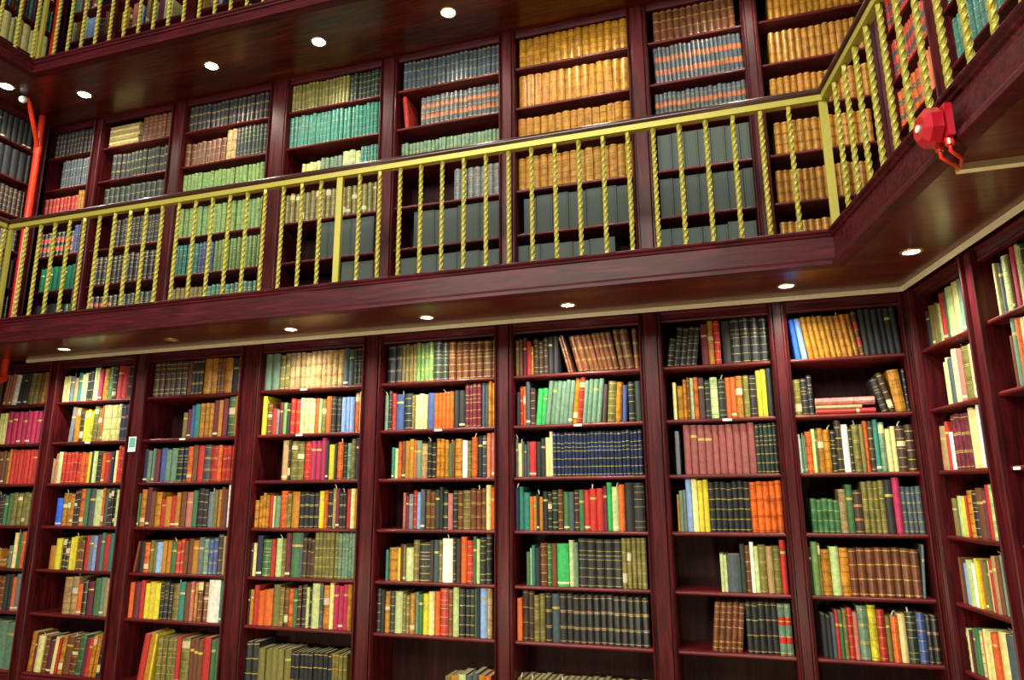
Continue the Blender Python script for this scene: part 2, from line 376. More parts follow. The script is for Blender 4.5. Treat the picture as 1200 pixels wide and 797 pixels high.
# ------------------------------------------------------------------ downlights
def downlight(x, y, z, label, power, lit=True, tilt=0.0):
    t = tag(empty('downlight', Matrix.Translation((x, y, z))), label, 'downlight', 'recessed downlights')
    b = MB(); n = 24; R0 = 0.042 if z < 4 else 0.055; prof = [(R0, -0.001), (R0 + .004, -0.006), (R0 + .016, -0.004), (R0 + .018, 0.0)]
    vs = []; fs = []
    for k in range(n):
        a = 2 * math.pi * k / n
        vs.extend([(r * math.cos(a), r * math.sin(a), zz) for r, zz in prof])
    for k in range(n):
        for j in range(3): fs.append((k * 4 + j, ((k + 1) % n) * 4 + j, ((k + 1) % n) * 4 + j + 1, k * 4 + j + 1))
    b.add(vs, fs); o = b.obj('trim_ring', M_RING, t, smooth=True)
    b = MB(); b.add([(R0 * math.cos(2 * math.pi * k / n), R0 * math.sin(2 * math.pi * k / n), -0.002) for k in range(n)] + [(0, 0, -0.010)],
                    [(k, n, (k + 1) % n) for k in range(n)])
    b.obj('lens', M_LAMP if lit else M_LAMP_OFF, t, smooth=True)
    if lit:
        d = bpy.data.lights.new('downlight_lamp', 'SPOT'); d.energy = power; d.color = (1.0, 0.93, 0.76); d.spot_size = math.radians(150); d.spot_blend = 0.9; d.shadow_soft_size = 0.03
        l = bpy.data.objects.new('downlight_lamp', d); COL.objects.link(l); l.parent = t; l.location = (0, 0, -0.02); l.rotation_euler = (tilt, 0, 0)
LOWX = [-4.08, -2.90, -1.74, -0.57, 0.50, 1.92]
for i, x in enumerate(LOWX):
    downlight(x, -0.312, Z_S1, 'dead round downlight in the soffit of the lower gallery' if i == 1 else f'bright round downlight in the lower gallery soffit, {ORD[6 - i]} from the corner', SPOT_LOW, i != 1)
downlight(2.533, -0.783, Z_S1, 'bright round downlight in the lower soffit below the red alarm', SPOT_LOW)
for i, x in enumerate([-4.27, -2.77, -1.65, -0.44, 0.60, 1.75]):
    downlight(x, -0.30, Z_S2, f'glaring round downlight in the upper gallery soffit, {ORD[6 - i]} from the corner', SPOT_UP)
downlight(-4.85, -0.64, Z_S2, 'glaring round downlight beside the white pipe nozzle', SPOT_UP)
downlight(2.62, -0.95, Z_S2, 'glaring round downlight above the red and orange sets', SPOT_UP)

# ------------------------------------------------------------------ books
PAL = {'k': ('#23272a', 'black'), 'd': ('#26352e', 'dark green'), 'n': ('#1d2848', 'navy'), 'b': ('#3d5590', 'blue'), 's': ('#86aade', 'pale blue'),
       'g': ('#3f6e44', 'green'), 'G': ('#30b45a', 'bright green'), 'e': ('#678a70', 'grey-green'), 'l': ('#bdd18c', 'pale green'), 't': ('#2c7c70', 'teal'),
       'T': ('#0f8a60', 'emerald'), 'f': ('#729650', 'leaf green'), 'y': ('#d9cd30', 'yellow'), 'Y': ('#b47a1e', 'gold'), 'o': ('#d2601e', 'orange'),
       'r': ('#b62a20', 'red'), 'c': ('#ac2450', 'crimson'), 'm': ('#662030', 'maroon'), 'p': ('#b86e62', 'rose'), 'R': ('#944e4a', 'dusty rose'),
       'w': ('#f2f2e6', 'white'), 'i': ('#e2d990', 'cream'), 'a': ('#ad9160', 'tan'), 'u': ('#6c3e22', 'brown'), 'U': ('#43322a', 'dark brown'),
       'v': ('#746e36', 'olive'), 'x': ('#6c7478', 'grey'), 'q': ('#46545c', 'slate'), 'B': ('#1f62e0', 'bright blue'), 'S': ('#e27a4a', 'salmon')}
STYLE = {'-': 'cloth', '=': 'gilt-banded', '*': 'worn', '&': 'labelled'}
LBL = {'k': '#d8401c', 'q': '#b8643a', 'r': '#39444a', 'o': '#4c544a', 'g': '#c02820', 'u': '#c02820', 'e': '#c02820'}
GILT = srgb('#d8c06a'); PAGE = srgb('#cdbf8e'); PATCH = srgb('#e6dcae')
BOOKS = []                                              # every book: frame, x, y, z, w, h, d, lean, colour letter, style, row key, flat
BOXES = []
def jit(c, s=0.12):
    k = 1 + random.uniform(-s, s); return [max(0.0, min(1.0, v * k * (1 + random.uniform(-s, s) * 0.5))) for v in c]
def parse(tok):
    if tok[0] == '.':
        q = tok[2:].split('~'); return ('.', '', 0, float(q[0]), None, float(q[1]) if len(q) > 1 else 0.0)
    head, rest = tok.split('@'); lean = 0.0; h = None
    if '~' in rest: rest, l = rest.split('~'); lean = float(l)
    if '/' in rest: rest, hh = rest.split('/'); h = float(hh)
    return (head[0], head[1], int(head[2:] or 1), float(rest), h, lean)
def row(fr, z, key, start, spec, gap=0.345, yb=0.02, x_lim=None):
    """spec: colour+style+count @ picture column of the right end / spine height in picture rows ~ lean in degrees"""
    toks = [parse(t) for t in spec.split()]
    xs = fr.x_at(start, yb, z); h_last = 40
    if x_lim: xs = max(xs, x_lim[0])
    for ti, (c, st, n, ue, hp, lean) in enumerate(toks):
        xe = fr.x_at(ue, yb, z)
        if x_lim: xe = max(x_lim[0], min(xe, x_lim[1]))
        if hp is None: hp = h_last
        h_last = hp
        if c == '.': xs = xe; continue
        h = min(gap, max(0.09, fr.h_at((xs + xe) / 2, yb, z, hp)))
        th = math.radians(lean); a, e = xs, xe
        nl = toks[ti + 1][5] if ti + 1 < len(toks) else 0; pl = toks[ti - 1][5] if ti else 0
        if lean > 0 and nl < lean: e = xe - h * (math.sin(th) - math.sin(math.radians(max(0, nl))))
        if lean < 0 and pl > lean: a = xs + h * (math.sin(-th) - math.sin(math.radians(max(0, -pl))))
        if e - a < 0.012 * n: a, e = xs, xe
        if e <= a: xs = xe; continue
        ws = [1 + random.uniform(-1, 1) * (0.06 if n > 4 else 0.16) for _ in range(n)]; tot = sum(ws); x = a
        hv = 0.006 if n > 3 else 0.012
        basec = jit(srgb(PAL[c][0]), 0.08) if c in PAL else None
        for w in ws:
            slot = w / tot * (e - a)
            BOOKS.append(dict(fr=fr, x=x + slot / 2, y=yb + random.uniform(-0.004, 0.010), z=z, w=(slot * 0.955 - 0.0006) * math.cos(th), h=min(gap, h + random.uniform(-hv, hv)),
                              d=random.uniform(0.19, 0.23) if h > 0.2 else random.uniform(0.14, 0.17), lean=th, c=c, st=st, key=key, col=jit(basec, 0.07), flat=False))
            x += slot
        xs = xe
def flat_pile(fr, z, key, u0, u1, items, yb=0.03):
    x0, x1 = fr.x_at(u0, yb, z), fr.x_at(u1, yb, z); zz = z
    for up, (c, st, th, shrink) in enumerate(items):
        BOOKS.append(dict(up=up + 1, fr=fr, x=x0, y=yb, z=zz, w=th, h=(x1 - x0) * shrink, d=0.2, lean=0, c=c, st=st, key=key, col=jit(srgb(PAL[c][0])), flat=True))
        zz += th + 0.0006
LOW = {
 (0,0): (-30, 'p-4@-8/36 p-3@11/36~5 w-1@17/36~5 k-3@28/36~5 v=2@41/36~5 u-1@45/38~5 Y=2@57/38~5'),
 (0,1): (-34, 'i-6@4/36 c-8@50/38'), (0,2): (-36, 'u-5@5/38 Y-1@8/40 r-8@43/40'), (0,3): (-38, 'k=6@0/36 g-2@9/36 v*4@31/38 g-1@37/41'),
 (0,4): (-40, 'Y-4@-4/20 .@7 x-1@11/26 i-1@15/42 g-1@20/42 o-1@25/42 k=2@31/44'), (0,5): (-44, 'u=6@0/40 k-2@9/42 o-1@13/40 x-1@18/43 s-1@24/43'), (0,6): (-40, 'e-4@-12/55 e-2@15/55'),
 (1,0): (71, 'i-2@78/31 x-1@83/31 a-1@87/28 t-1@92/33 l-2@99/33 k=2@106/35 l*2@112/37 c-1@117/36 Y*1@123/38 g=1@129/41 k*1@134/42 r-2@147/42 k=3@159/42'),
 (1,1): (77, 'x-1@84/41~4 Y*2@90/40 k*1@94/35 y*3@105/36 v*2@115/40 o-1@117/41 i=6@137/42 n=3@152/42'),
 (1,2): (57, 'a-1@60/30 p-1@64/36 l-1@69/37 r=5@90/36 o=2@100/36 y-1@103/37 k-1@105/37 l-1@110/36 k=1@115/36 o-1@119/36 r-1@124/36 m-1@128/37 n-1@130/37 i-1@134/38 r=3@145/42'),
 (1,3): (62, 'B-1@69/33 Y*3@83/38 k*2@90/42 o*1@95/43 g-1@100/43 q-1@106/44 l-1@115/44 o*1@118/44 q-1@123/44 k*3@132/44 l-2@138/44'),
 (1,4): (54, 'Y-1@61/28 y-1@68/36 k*2@78/36 y-2@86/38 u=3@95/37 r-1@100/42 x-1@105/42 s-1@109/42 m-1@114/43 t-1@118/43 r-1@124/43 t-1@130/44 k-1@133/44'),
 (1,5): (70, 'a*2@86/43 o-1@92/36 k=1@98/42 m-1@105/40 g-1@112/44 e-1@118/44 a-1@125/44'),
 (1,6): (27, 'Y=1@35/45~4 m-1@37/44~4 i-1@45/44~4 u*1@50/44~5 m-1@57/40~6 i-1@61/42~6 r-1@64/42~6 Y*1@69/44~6 u-1@77/44~6 u*1@84/43~6 g=1@91/46~6 m-1@96/44~6 r-1@101/46~6 Y*2@110/50~6 k*1@117/52~5'),
 (2,0): (177, 'U=6@216/41 u-1@222/42 k=3@236/41 Y=2@252/43 u=2@261/44 Y=1@270/44 k-1@277/46 u=2@286/46'),
 (2,1): (211, 'v-1@216/30 m-1@221/34 b-1@225/36 t-1@231/38 Y=3@247/40 m-1@253/43 Y-1@258/44 m-1@264/44 g*1@272/45 Y-1@280/46'),
 (2,2): (164, 'n-1@170/37 e-2@178/38 m-1@184/38 b-1@191/38 e-1@197/38 e-1@204/39 k=1@211/40 n=1@216/40 o*1@222/40 u-1@228/41 r-1@235/43 q=1@243/42 r=1@252/42 o=1@257/42 r=3@273/42 m=1@276/42'),
 (2,3): (155, 'g-1@161/38 Y*1@167/45 m-1@172/46 u-1@178/40 Y=1@185/39 r-1@190/32 Y-1@197/34 r-1@203/38 Y-1@208/40 u-1@214/41 p-1@222/41 g-1@228/42 k=2@240/44 x-1@248/43 v-1@252/43 Y-1@256/45 u-2@263/46 w-1@267/50'),
 (2,4): (155, 'u-1@161/38~7 k-1@166/36 o*1@172/36 v-2@180/36 s-1@187/37 Y-2@197/37 g-1@203/38 r=2@212/39 u-2@222/40 Y-1@229/41 x-1@235/42 e=1@241/42 b=2@252/42 k=1@258/47 a-1@261/47'),
 (2,5): (146, 'o-1@153/42 m-1@160/43 r-1@165/44 y-3@184/42 k=3@198/43 v=1@206/43 t-1@213/44 u-1@220/45 p-1@224/46 Y*1@228/46 u*2@240/47 w-1@254/51 t-1@257/51'),
 (2,6): (158, 'r-1@165/56~7 Y-1@172/57~7 y-1@179/58~6 v=4@202/54 r-1@207/55 v*1@217/56 u-3@233/57 r-1@242/57 g-2@253/58'),
 (3,0): (308, 'e-2@325/43 v=2@337/42 a=10@401/42 q-2@413/46 k=3@428/46'),
 (3,1): (305, 'y-1@310/44 u*1@316/38 r-1@322/32 x-1@325/30 m-1@329/37 f-1@334/38 k-1@338/38 r=2@350/40 i*2@360/40 l*2@367/41 o*1@372/41 i-1@375/41 v*1@380/41 o-1@386/41 k=2@398/41 s-3@414/41 o*1@420/45 a-1@423/46 k=1@427/48'),
 (3,2): (328, 'a-1@335/48 k*1@338/48 v*2@354/44 r=1@362/46 c-3@380/47 k-1@383/44 y-1@390/42 k-1@393/42 o=1@400/43 k=1@405/43 e=1@410/44 v=1@415/46 n-1@419/49 k=1@423/49'),
 (3,3): (294, 'Y=1@301/33 Y=3@313/39 r-1@318/39 i-1@320/36 e-1@326/36 o=1@334/42 v=1@339/42 Y-1@348/42 k=4@371/42 y-1@377/43 o*1@382/44 k=1@388/46 a-1@392/47 m-1@396/47 k=2@404/42 r-1@409/48 i-1@414/48 Y-1@419/48'),
 (3,4): (290, 'k-1@294/38 i-1@298/38 n-1@305/46 g=1@315/45 r-1@320/45 l-1@327/45 v=1@332/45 m-1@338/52 g-1@349/54 q-1@352/54 U=3@366/46 v=6@394/54 e=5@414/54'),
 (3,5): (279, 'i-1@282/44 k-1@290/42 Y-1@294/42 r-1@300/46 o-1@307/42 o-1@317/42 v-1@325/50 v*1@330/46 u*1@335/45 o=1@341/45 g-1@346/45 U=2@356/50 l-1@360/47 k=1@363/47 l-1@372/54 q=1@376/52 Y*1@383/53 i-1@388/54 c-3@405/53 Y=1@410/53'),
 (3,6): (275, 'k=1@283/48 k=2@299/60 v-5@337/52 k=9@386/52 v=4@404/54'),
 (4,0): (453, 'k=2@470/46 v=4@487/44 f=4@507/45 d=2@525/46 u=5@566/44 u=1@577/44 u=1@583/45'),
 (4,1): (450, 'e-1@454/40 k=1@458/47 r=1@463/42 b-1@472/42 d=1@482/41 v=1@485/41 i=3@500/41 b-1@508/42 o=5@531/42 k-2@544/45 m=4@564/50 q-2@572/50 Y=2@581/52'),
 (4,2): (458, 't-1@461/37 l-1@465/36 o=1@469/44 u-1@474/44 Y-1@479/45 Y-1@484/45 o-1@487/46 e-1@493/45 a=1@500/41 k=1@505/45 k=1@510/41 Y=3@525/45 g-1@529/42 u-1@532/44 Y=1@541/44 w-1@547/44 v=1@552/45 o=1@559/46 k-1@565/50 q*1@570/50 S-1@575/50 p-1@581/51'),
 (4,3): (471, 'p=1@474/44 m-1@478/38 x-1@483/40 r=1@487/44 s-1@492/44 q-1@497/45 u=2@509/45 d-1@514/45 k-1@518/48 d=1@524/48 p-1@530/44 k=1@536/46 u=1@542/46 v=1@551/46 u=3@569/47 i-1@575/52 o-1@580/51'),
 (4,4): (451, 't-1@454/36 Y=1@465/40 y-1@468/40 m-1@471/42 v-1@474/42 l-1@483/41 v=1@490/47 d=1@503/48 U-1@507/48 q-1@513/48 v=1@517/48 w-1@530/50 k=1@534/50 U-1@539/50 o-1@546/54 r=1@554/51 g-1@558/54 l-1@562/54 k=1@569/56 k=1@576/57'),
 (4,5): (434, 'v=1@438/44 k=1@445/50 k-1@449/48 Y*1@455/48 k=1@461/48 l-1@470/50 v=2@479/46 Y*1@485/48 e-1@489/48 g-1@494/48 y-1@501/50 i-1@508/50 o-1@514/53 r=1@524/56 u=1@530/57 l-1@537/58 k=2@550/58 d=1@556/58 g-1@558/58 n-1@562/58 s-1@570/58 a=1@576/60'),
 (4,6): (520, 'v-1@527/40 Y-1@536/42 l-1@545/42 q-2@560/44 Y-1@568/44 o-1@575/44'),
 (5,0): (604, 'v-1@608/42 u-1@612/43 m-1@617/44 r-1@622/40 Y-1@625/34 U=3@642/41 k-2@654/43 u=2@672/44~-15 .@677~-15 u=4@703/44~-14 u=4@726/45~-12 u=2@744/47~-9 u=1@751/48~-3'),
 (5,1): (605, 'k-1@609/41 r=1@613/47 o*1@616/46 q-1@621/49 U=1@627/43 G-2@639/41~5 e-6@670/51~6 Y*1@676/52~6 r*1@682/52~6 e-4@705/51~6 U-1@711/46~5 v=1@721/46~4 Y=1@729/46~4 b-1@737/45~3 d=1@745/46 d-1@753/46'),
 (5,2): (604, 'q-1@607/46 i-1@612/41 q-3@620/40 r-1@628/39 k-1@634/40 k-1@639/46 i-1@644/47 i-1@648/53 n=23@754/52'),
 (5,3): (603, 'w-1@604/33 n-1@608/50 t-1@613/50 t-1@621/44 o-1@625/40 Y-1@629/40 k-1@632/41 Y-1@636/41 k-1@642/44 d*1@647/45 d=1@654/47 u=1@660/47 g-1@667/45 q-1@673/45 U=1@679/46 g-1@685/47 r-3@708/49 m-1@712/54 G-1@718/56 l-1@726/52 o-1@733/54 k-1@744/56 k=1@757/57'),
 (5,4): (617, 'g-1@621/40 l-1@623/42 t-1@627/46 k-1@633/45 u*1@641/50 g=1@647/48 u-1@653/49 G-1@667/50 l-1@673/54 e-1@678/54 k=5@730/57 v*5@759/60'),
 (5,5): (606, 'o-1@612/51 U=2@626/58 v=2@639/56 k=1@647/57 q-1@656/55 k=13@762/58'),
 (5,6): (603, 'v=22@766/46'),
 (6,0): (781, 'k=1@789/35~8 k=4@823/45~8 m-1@831/48 Y*1@838/53 r*1@846/50 .@848 k-1@858/52 k=4@903/53'),
 (6,1): (790, 'i-1@794/43 .@795 Y=1@802/38 Y=1@807/47 u=1@810/47 l-1@815/47 o=1@820/47 U-1@827/47 k=1@834/46 l*1@843/48 k=1@852/47 o-2@864/47 Y*1@873/48 v=1@880/49 k=1@889/50 y-2@901/56 k-1@908/56'),
 (6,2): (793, 'x-1@798/49 .@803 R-10@888/58 d=5@914/58'),
 (6,3): (795, 'Y-1@798/42 e-1@802/50 x-1@806/48 s-1@813/60 i-1@820/60 y-2@833/60 k=7@882/59 o=5@920/60'),
 (6,4): (846, 'l-2@854/44 q-1@870/46 d-1@876/55 u=1@882/56 w-1@887/60 l-1@892/54 v=1@901/55 a-1@909/54 v*1@918/54 r-1@925/61'),
 (6,5): (835, 'u=5@877/58~6 .@877 k=5@915/61 e&2@931/62'),
 (6,6): (897, 'l-2@912/50 i-3@935/55'),
 (7,0): (928, 'B-1@939/47~-5 s-1@947/47~-6 Y=9@1008/49~-7 u&1@1014/53~-6 k-6@1062/57~-3'),
 (7,1): (933, 'v*1@941/42 k=1@949/42 k=1@955/46 .@1034 k=1@1043/40~-13 U*1@1050/47~-13 Y=1@1064/49~-5 k=1@1073/50~-2'),
 (7,2): (939, 'w-1@941/46 e-3@947/42 o=1@955/49 i-1@959/50 g-1@961/48 Y*2@977/52 k=1@983/50 U=1@991/60 w-1@999/58 k=1@1003/53 v=1@1012/54 v-1@1017/54 o=1@1022/60 U=1@1029/60 t-1@1035/60 e*1@1042/58 i-2@1055/52 U*1@1066/54 U=1@1080/55'),
 (7,3): (953, 'g=5@987/40 a*1@996/52 g-1@1004/55 U=1@1015/53 v=4@1042/62 k-1@1052/65 c-1@1061/65 q=4@1088/56'),
 (7,4): (949, 'k-1@955/55 f-1@963/63 v*1@966/62 Y=1@977/56 l-1@988/56 Y=1@999/56 u=8@1083/57 x-1@1091/62~4'),
 (7,5): (966, 'k-2@978/50 q-1@983/53 r-1@987/55 g-1@992/56 v=1@997/58 r=1@1004/60 p-1@1010/58 e=1@1023/64 y=1@1033/65 r=1@1043/62 v-1@1049/55 o=1@1058/56 i-1@1067/57 d=1@1080/58 b=1@1091/60 k=2@1106/58'),
}
for (bi, ri), (st, spec) in LOW.items():
    gap = ZL[ri - 1] - 0.026 - ZL[ri] - 0.004 if ri else 0.308
    row(MAIN, ZL[ri] + 0.0006, ('m', bi, ri), st, spec, min(gap, 0.40), x_lim=(XE[bi][0] + 0.002, XE[bi][1] - 0.002))
flat_pile(MAIN, ZL[1] + 0.0006, ('m', 7, 1), 957, 1027, [('r', '-', 0.034, 1.0), ('a', '-', 0.022, 0.78), ('p', '=', 0.05, 1.0)])
flat_pile(MAIN, ZL[4] + 0.0006, ('m', 0, 4), -2, 6.5, [('Y', '-', 0.045, 1.0), ('a', '-', 0.03, 0.9)])
RLOW = {
 0: (1089, 'k-1@1092/42 v-3@1102/46 l-1@1105/46 r-1@1109/56 g-1@1112/56 l-1@1119/62 i-1@1126/64 e-1@1131/66 q-1@1135/66 e-1@1138/68 l-1@1142/68'),
 1: (1110, 'i-1@1112/52 l-1@1115/53 q-1@1120/53 i-1@1126/60 p-1@1131/60 v=1@1139/62 l-1@1145/65 p-1@1149/66 r=1@1155/68'),
 2: (1098, 'a-1@1112/50~3 r-1@1115/56 w-1@1119/42 m=4@1139/64 i-2@1151/70 w-1@1154/72 q-2@1162/74 i-1@1166/75'),
 3: (1119, 'v-1@1123/46 l-1@1130/46 y-1@1135/47 r-1@1137/48 Y*1@1143/56 k=1@1149/56 u-1@1156/58 m-1@1159/60 r-1@1163/62 l=2@1174/66 r-1@1179/68'),
 4: (1129, 'u-1@1131/52 s-1@1137/50 l-1@1143/52 w-1@1147/54 y-2@1152/56 o-1@1156/58 v-3@1163/60 i-1@1166/63 r-1@1169/64 a-1@1174/66 u-1@1178/68 e-2@1188/70'),
 5: (1126, 'l-1@1130/46 u*1@1139/50 l-1@1141/50 m-1@1143/48 g-2@1150/54 l*1@1155/56 o-1@1159/58 i-3@1167/60 o-1@1173/62 i-1@1184/66 q-1@1196/70'),
}
for ri, (st, spec) in RLOW.items():
    row(RIGHT, ZL[ri] + 0.0006, ('r', 0, ri), st, spec, 0.308 if ri == 0 else 0.336, x_lim=(0.077, 0.698))
def fill(fr, z, key, x0, x1, spec, yb=0.02):
    """spec: colour+style x width(mm) : height(mm), cycled until the shelf is full"""
    x = x0; i = 0
    while x < x1 - 0.012:
        c, st, w, h = spec[i % len(spec)]; i += 1
        w = min(w * random.uniform(0.94, 1.06), x1 - x)
        BOOKS.append(dict(fr=fr, x=x + w / 2, y=yb + random.uniform(-0.003, 0.008), z=z, w=w * 0.97, h=min(0.274 if key[2] == 0 else 0.33, h + random.uniform(-0.004, 0.004)), d=0.2, lean=0, c=c, st=st, key=key, col=jit(srgb(PAL[c][0]), 0.09), flat=False))
        x += w
row(RIGHT, ZL[0] + 0.0006, ('r', 1, 0), 1170, 'i-2@1174/60 q-1@1178/60 l*1@1186/64 v-1@1189/62 c-1@1196/70 l-2@1204/70 k=3@1225/70', 0.308, x_lim=(0.84, 1.59))
row(RIGHT, ZL[1] + 0.0006, ('r', 1, 1), 1190, 'u-1@1193/60 e-1@1199/80 o-1@1204/80 i-2@1216/80 k=3@1235/80', 0.336, x_lim=(0.84, 1.59))
UP = {
 (0,0): (62, 'k=12@113/33'), (0,1): (68, 'q=11@108/33'), (0,2): (46, 'r=9@87/30 Y=4@105/35'), (0,3): (42, 'k&8@82/28 b=5@98/33'), (0,4): (43, 'T-9@92/28'), (0,5): (34, 'k-4@70/26 g=3@88/26'),
 (1,0): (164, 'u=6@197/32'), (1,1): (128, 'k=13@194/30'), (1,2): (118, 'd=12@191/32'), (1,3): (128, 'k=13@187/33'), (1,4): (105, 'k=14@181/34'), (1,5): (100, 'k&5@127/30 d=9@175/30'),
 (2,0): (218, 'k=19@321/33'), (2,1): (214, 'u=8@262/27 a=2@274/35 d=9@318/36'), (2,2): (210, 'f=21@313/33'), (2,3): (206, 'f=18@308/35'), (2,4): (200, 't=6@229/36 b=4@247/36 f=12@302/37'), (2,5): (195, 'v=7@233/30 t=12@298/30'),
 (3,0): (338, 'v=17@408/34 d=8@449/37'), (3,1): (336, 't=24@448/37'), (3,2): (352, 'i=5@374/24 e=5@399/27 l*3@421/31 t=6@446/33'), (3,3): (328, 'v*18@441/34'),
 (4,0): (472, 'q=22@588/34'), (4,1): (492, 'q&17@588/34'), (4,2): (469, 'e=26@588/29'), (4,3): (531, 'x=7@587/36'),
 (5,0): (608, 'Y=15@738/36'), (5,1): (608, 'Y=14@740/38'), (5,2): (607, 'Y=15@742/37'), (5,3): (607, 'Y=15@744/39'),
 (6,0): (766, 'u=12@862/37'), (6,1): (767, 'q&20@878/43~-2'), (6,2): (769, 'q&20@883/40'),
 (7,0): (901, 'Y=14@1022/40'), (7,1): (903, 'Y=14@1022/37'), (7,2): (905, 'Y=14@1024/37'), (7,3): (910, 'Y=13@1026/38'), (7,4): (912, 'Y=14@1026/38'), (7,5): (917, 'Y=13@1028/36'),
}
for (bi, ri), (st, spec) in UP.items():
    row(UMAIN, ZU[ri] + 0.0006, ('u', bi, ri), st, spec, 0.276 if ri == 0 else 0.33, x_lim=(XE[bi][0] + 0.002, XE[bi][1] - 0.002 if bi < 7 else 2.645))
row(UMAIN, ZU[1] + 0.0006, ('u', 4, 1), 470, 'r-1@479/36~-6', 0.33, x_lim=(-1.089, -0.15))
flat_pile(UMAIN, ZU[0] + 0.0006, ('u', 1, 0), 127, 162, [('aiaiaia'[k], '-', 0.036 - 0.004 * (k % 2), 1.0 - 0.02 * (k % 3)) for k in range(7)])
# archive boxes on the gallery
BOXROWS = [(3, 4, 372, [383, 410, 437], 44), (3, 5, 398, [413, 436], 40), (4, 4, 484, [509, 536, 562, 586], 41), (4, 5, 468, [488, 511, 535, 541, 562, 586], 38),
           (5, 4, 614, [629, 648, 667, 688, 707, 724, 744], 42), (5, 5, 606, [620, 634, 652, 672, 692, 722], 38),
           (6, 3, 772, [789, 804, 820, 835, 852, 869, 885], 42), (6, 4, 775, [791, 806, 822, 838, 856, 874, 890], 44), (6, 5, 773, [789, 808, 826, 842, 856, 871, 890], 40)]
for bi, ri, st, ends, hp in BOXROWS:
    z = ZU[ri] + 0.0006; xa = max(UMAIN.x_at(st, 0.02, z), XE[bi][0] + 0.002)
    h0 = UMAIN.h_at(xa, 0.02, z, hp)
    for j, ue in enumerate(ends):
        xb = min(UMAIN.x_at(ue, 0.02, z), XE[bi][1] - 0.002)
        BOXES.append((bi, ri, j, len(ends), xa + 0.001, xb - 0.001, min(0.33, h0 + random.uniform(-0.012, 0.006)), z)); xa = xb
# side wall, gallery level
g = lambda c, st, w, h: (c, st, w, h)
for ri, spec in enumerate([[g('r', '&', .042, .28)], [g('r', '&', .042, .28)], [g('r', '&', .045, .29)], [g('o', '&', .045, .28)], [g('o', '&', .045, .28)], [g('d', '=', .04, .26), g('g', '=', .04, .26)]]):
    z = ZU[ri] + 0.0006
    if ri == 3:
        fill(URIGHT, z, ('s', 0, ri), 0.08, 0.40, spec); fill(URIGHT, z, ('s', 0, ri), 0.402, 0.69, [g('S', '-', .05, .30)])
    elif ri == 4:
        fill(URIGHT, z, ('s', 0, ri), 0.08, 0.45, spec); fill(URIGHT, z, ('s', 0, ri), 0.452, 0.69, [g('g', '=', .045, .22)])
    elif ri == 1:
        fill(URIGHT, z, ('s', 0, ri), 0.08, 0.40, spec); fill(URIGHT, z, ('s', 0, ri), 0.402, 0.69, [g('o', '&', .045, .29)])
    else: fill(URIGHT, z, ('s', 0, ri), 0.08, 0.69, spec)
    fill(URIGHT, z, ('s', 1, ri), 0.845, 1.55, [[g('t', '=', .06, .28)], [g('t', '=', .055, .29)], [g('t', '=', .06, .29), g('t', '=', .06, .29), g('b', '=', .06, .30)], [g('t', '=', .055, .27)], [g('b', '*', .06, .27)], [g('b', '=', .06, .27)]][ri])
# far side, gallery level and the topmost gallery
for ri, spec in enumerate([[g('k', '-', .055, .30)], [g('k', '-', .08, .31)], [g('U', '=', .045, .28)], [g('k', '=', .045, .28)], [g('k', '-', .05, .28)], [g('k', '=', .05, .28)]]):
    fill(ULEFT, ZU[ri] + 0.0006, ('l', 0, ri), -1.0, -0.17 if ri < 2 else -0.18, spec)
for ri in range(1, 6):
    z = ZT[ri] + 0.0006
    fill(ULEFT, z, ('l', 1, ri), -1.1, -0.17, [[g('k', '=', .05, .3)], [g('i', '-', .06, .3), g('a', '-', .05, .28)], [g('t', '=', .04, .26), g('m', '-', .035, .28), g('d', '=', .04, .25)], [g('i', '-', .075, .31), g('l', '-', .05, .28), g('i', '-', .09, .32)], [g('i', '-', .07, .30)]][ri - 1])
    for bi in range(4):
        pool = ['i-', 'u=', 'c-', 'k=', 'y-', 'v*', 'd=', 'm-', 's-', 'l-', 'Y=', 'p-', 'U*', 'e-']
        random.Random(ri * 7 + bi).shuffle(pool)
        sp = []
        for s in pool: sp.extend([g(s[0], s[1], random.uniform(.022, .045), random.uniform(.22, .30))] * random.choice([1, 1, 2, 3]))
        fill(UMAIN, z, ('t', bi, ri), XE[bi][0] + 0.004, XE[bi][1] - random.choice([0.004, 0.1, 0.2]), sp)

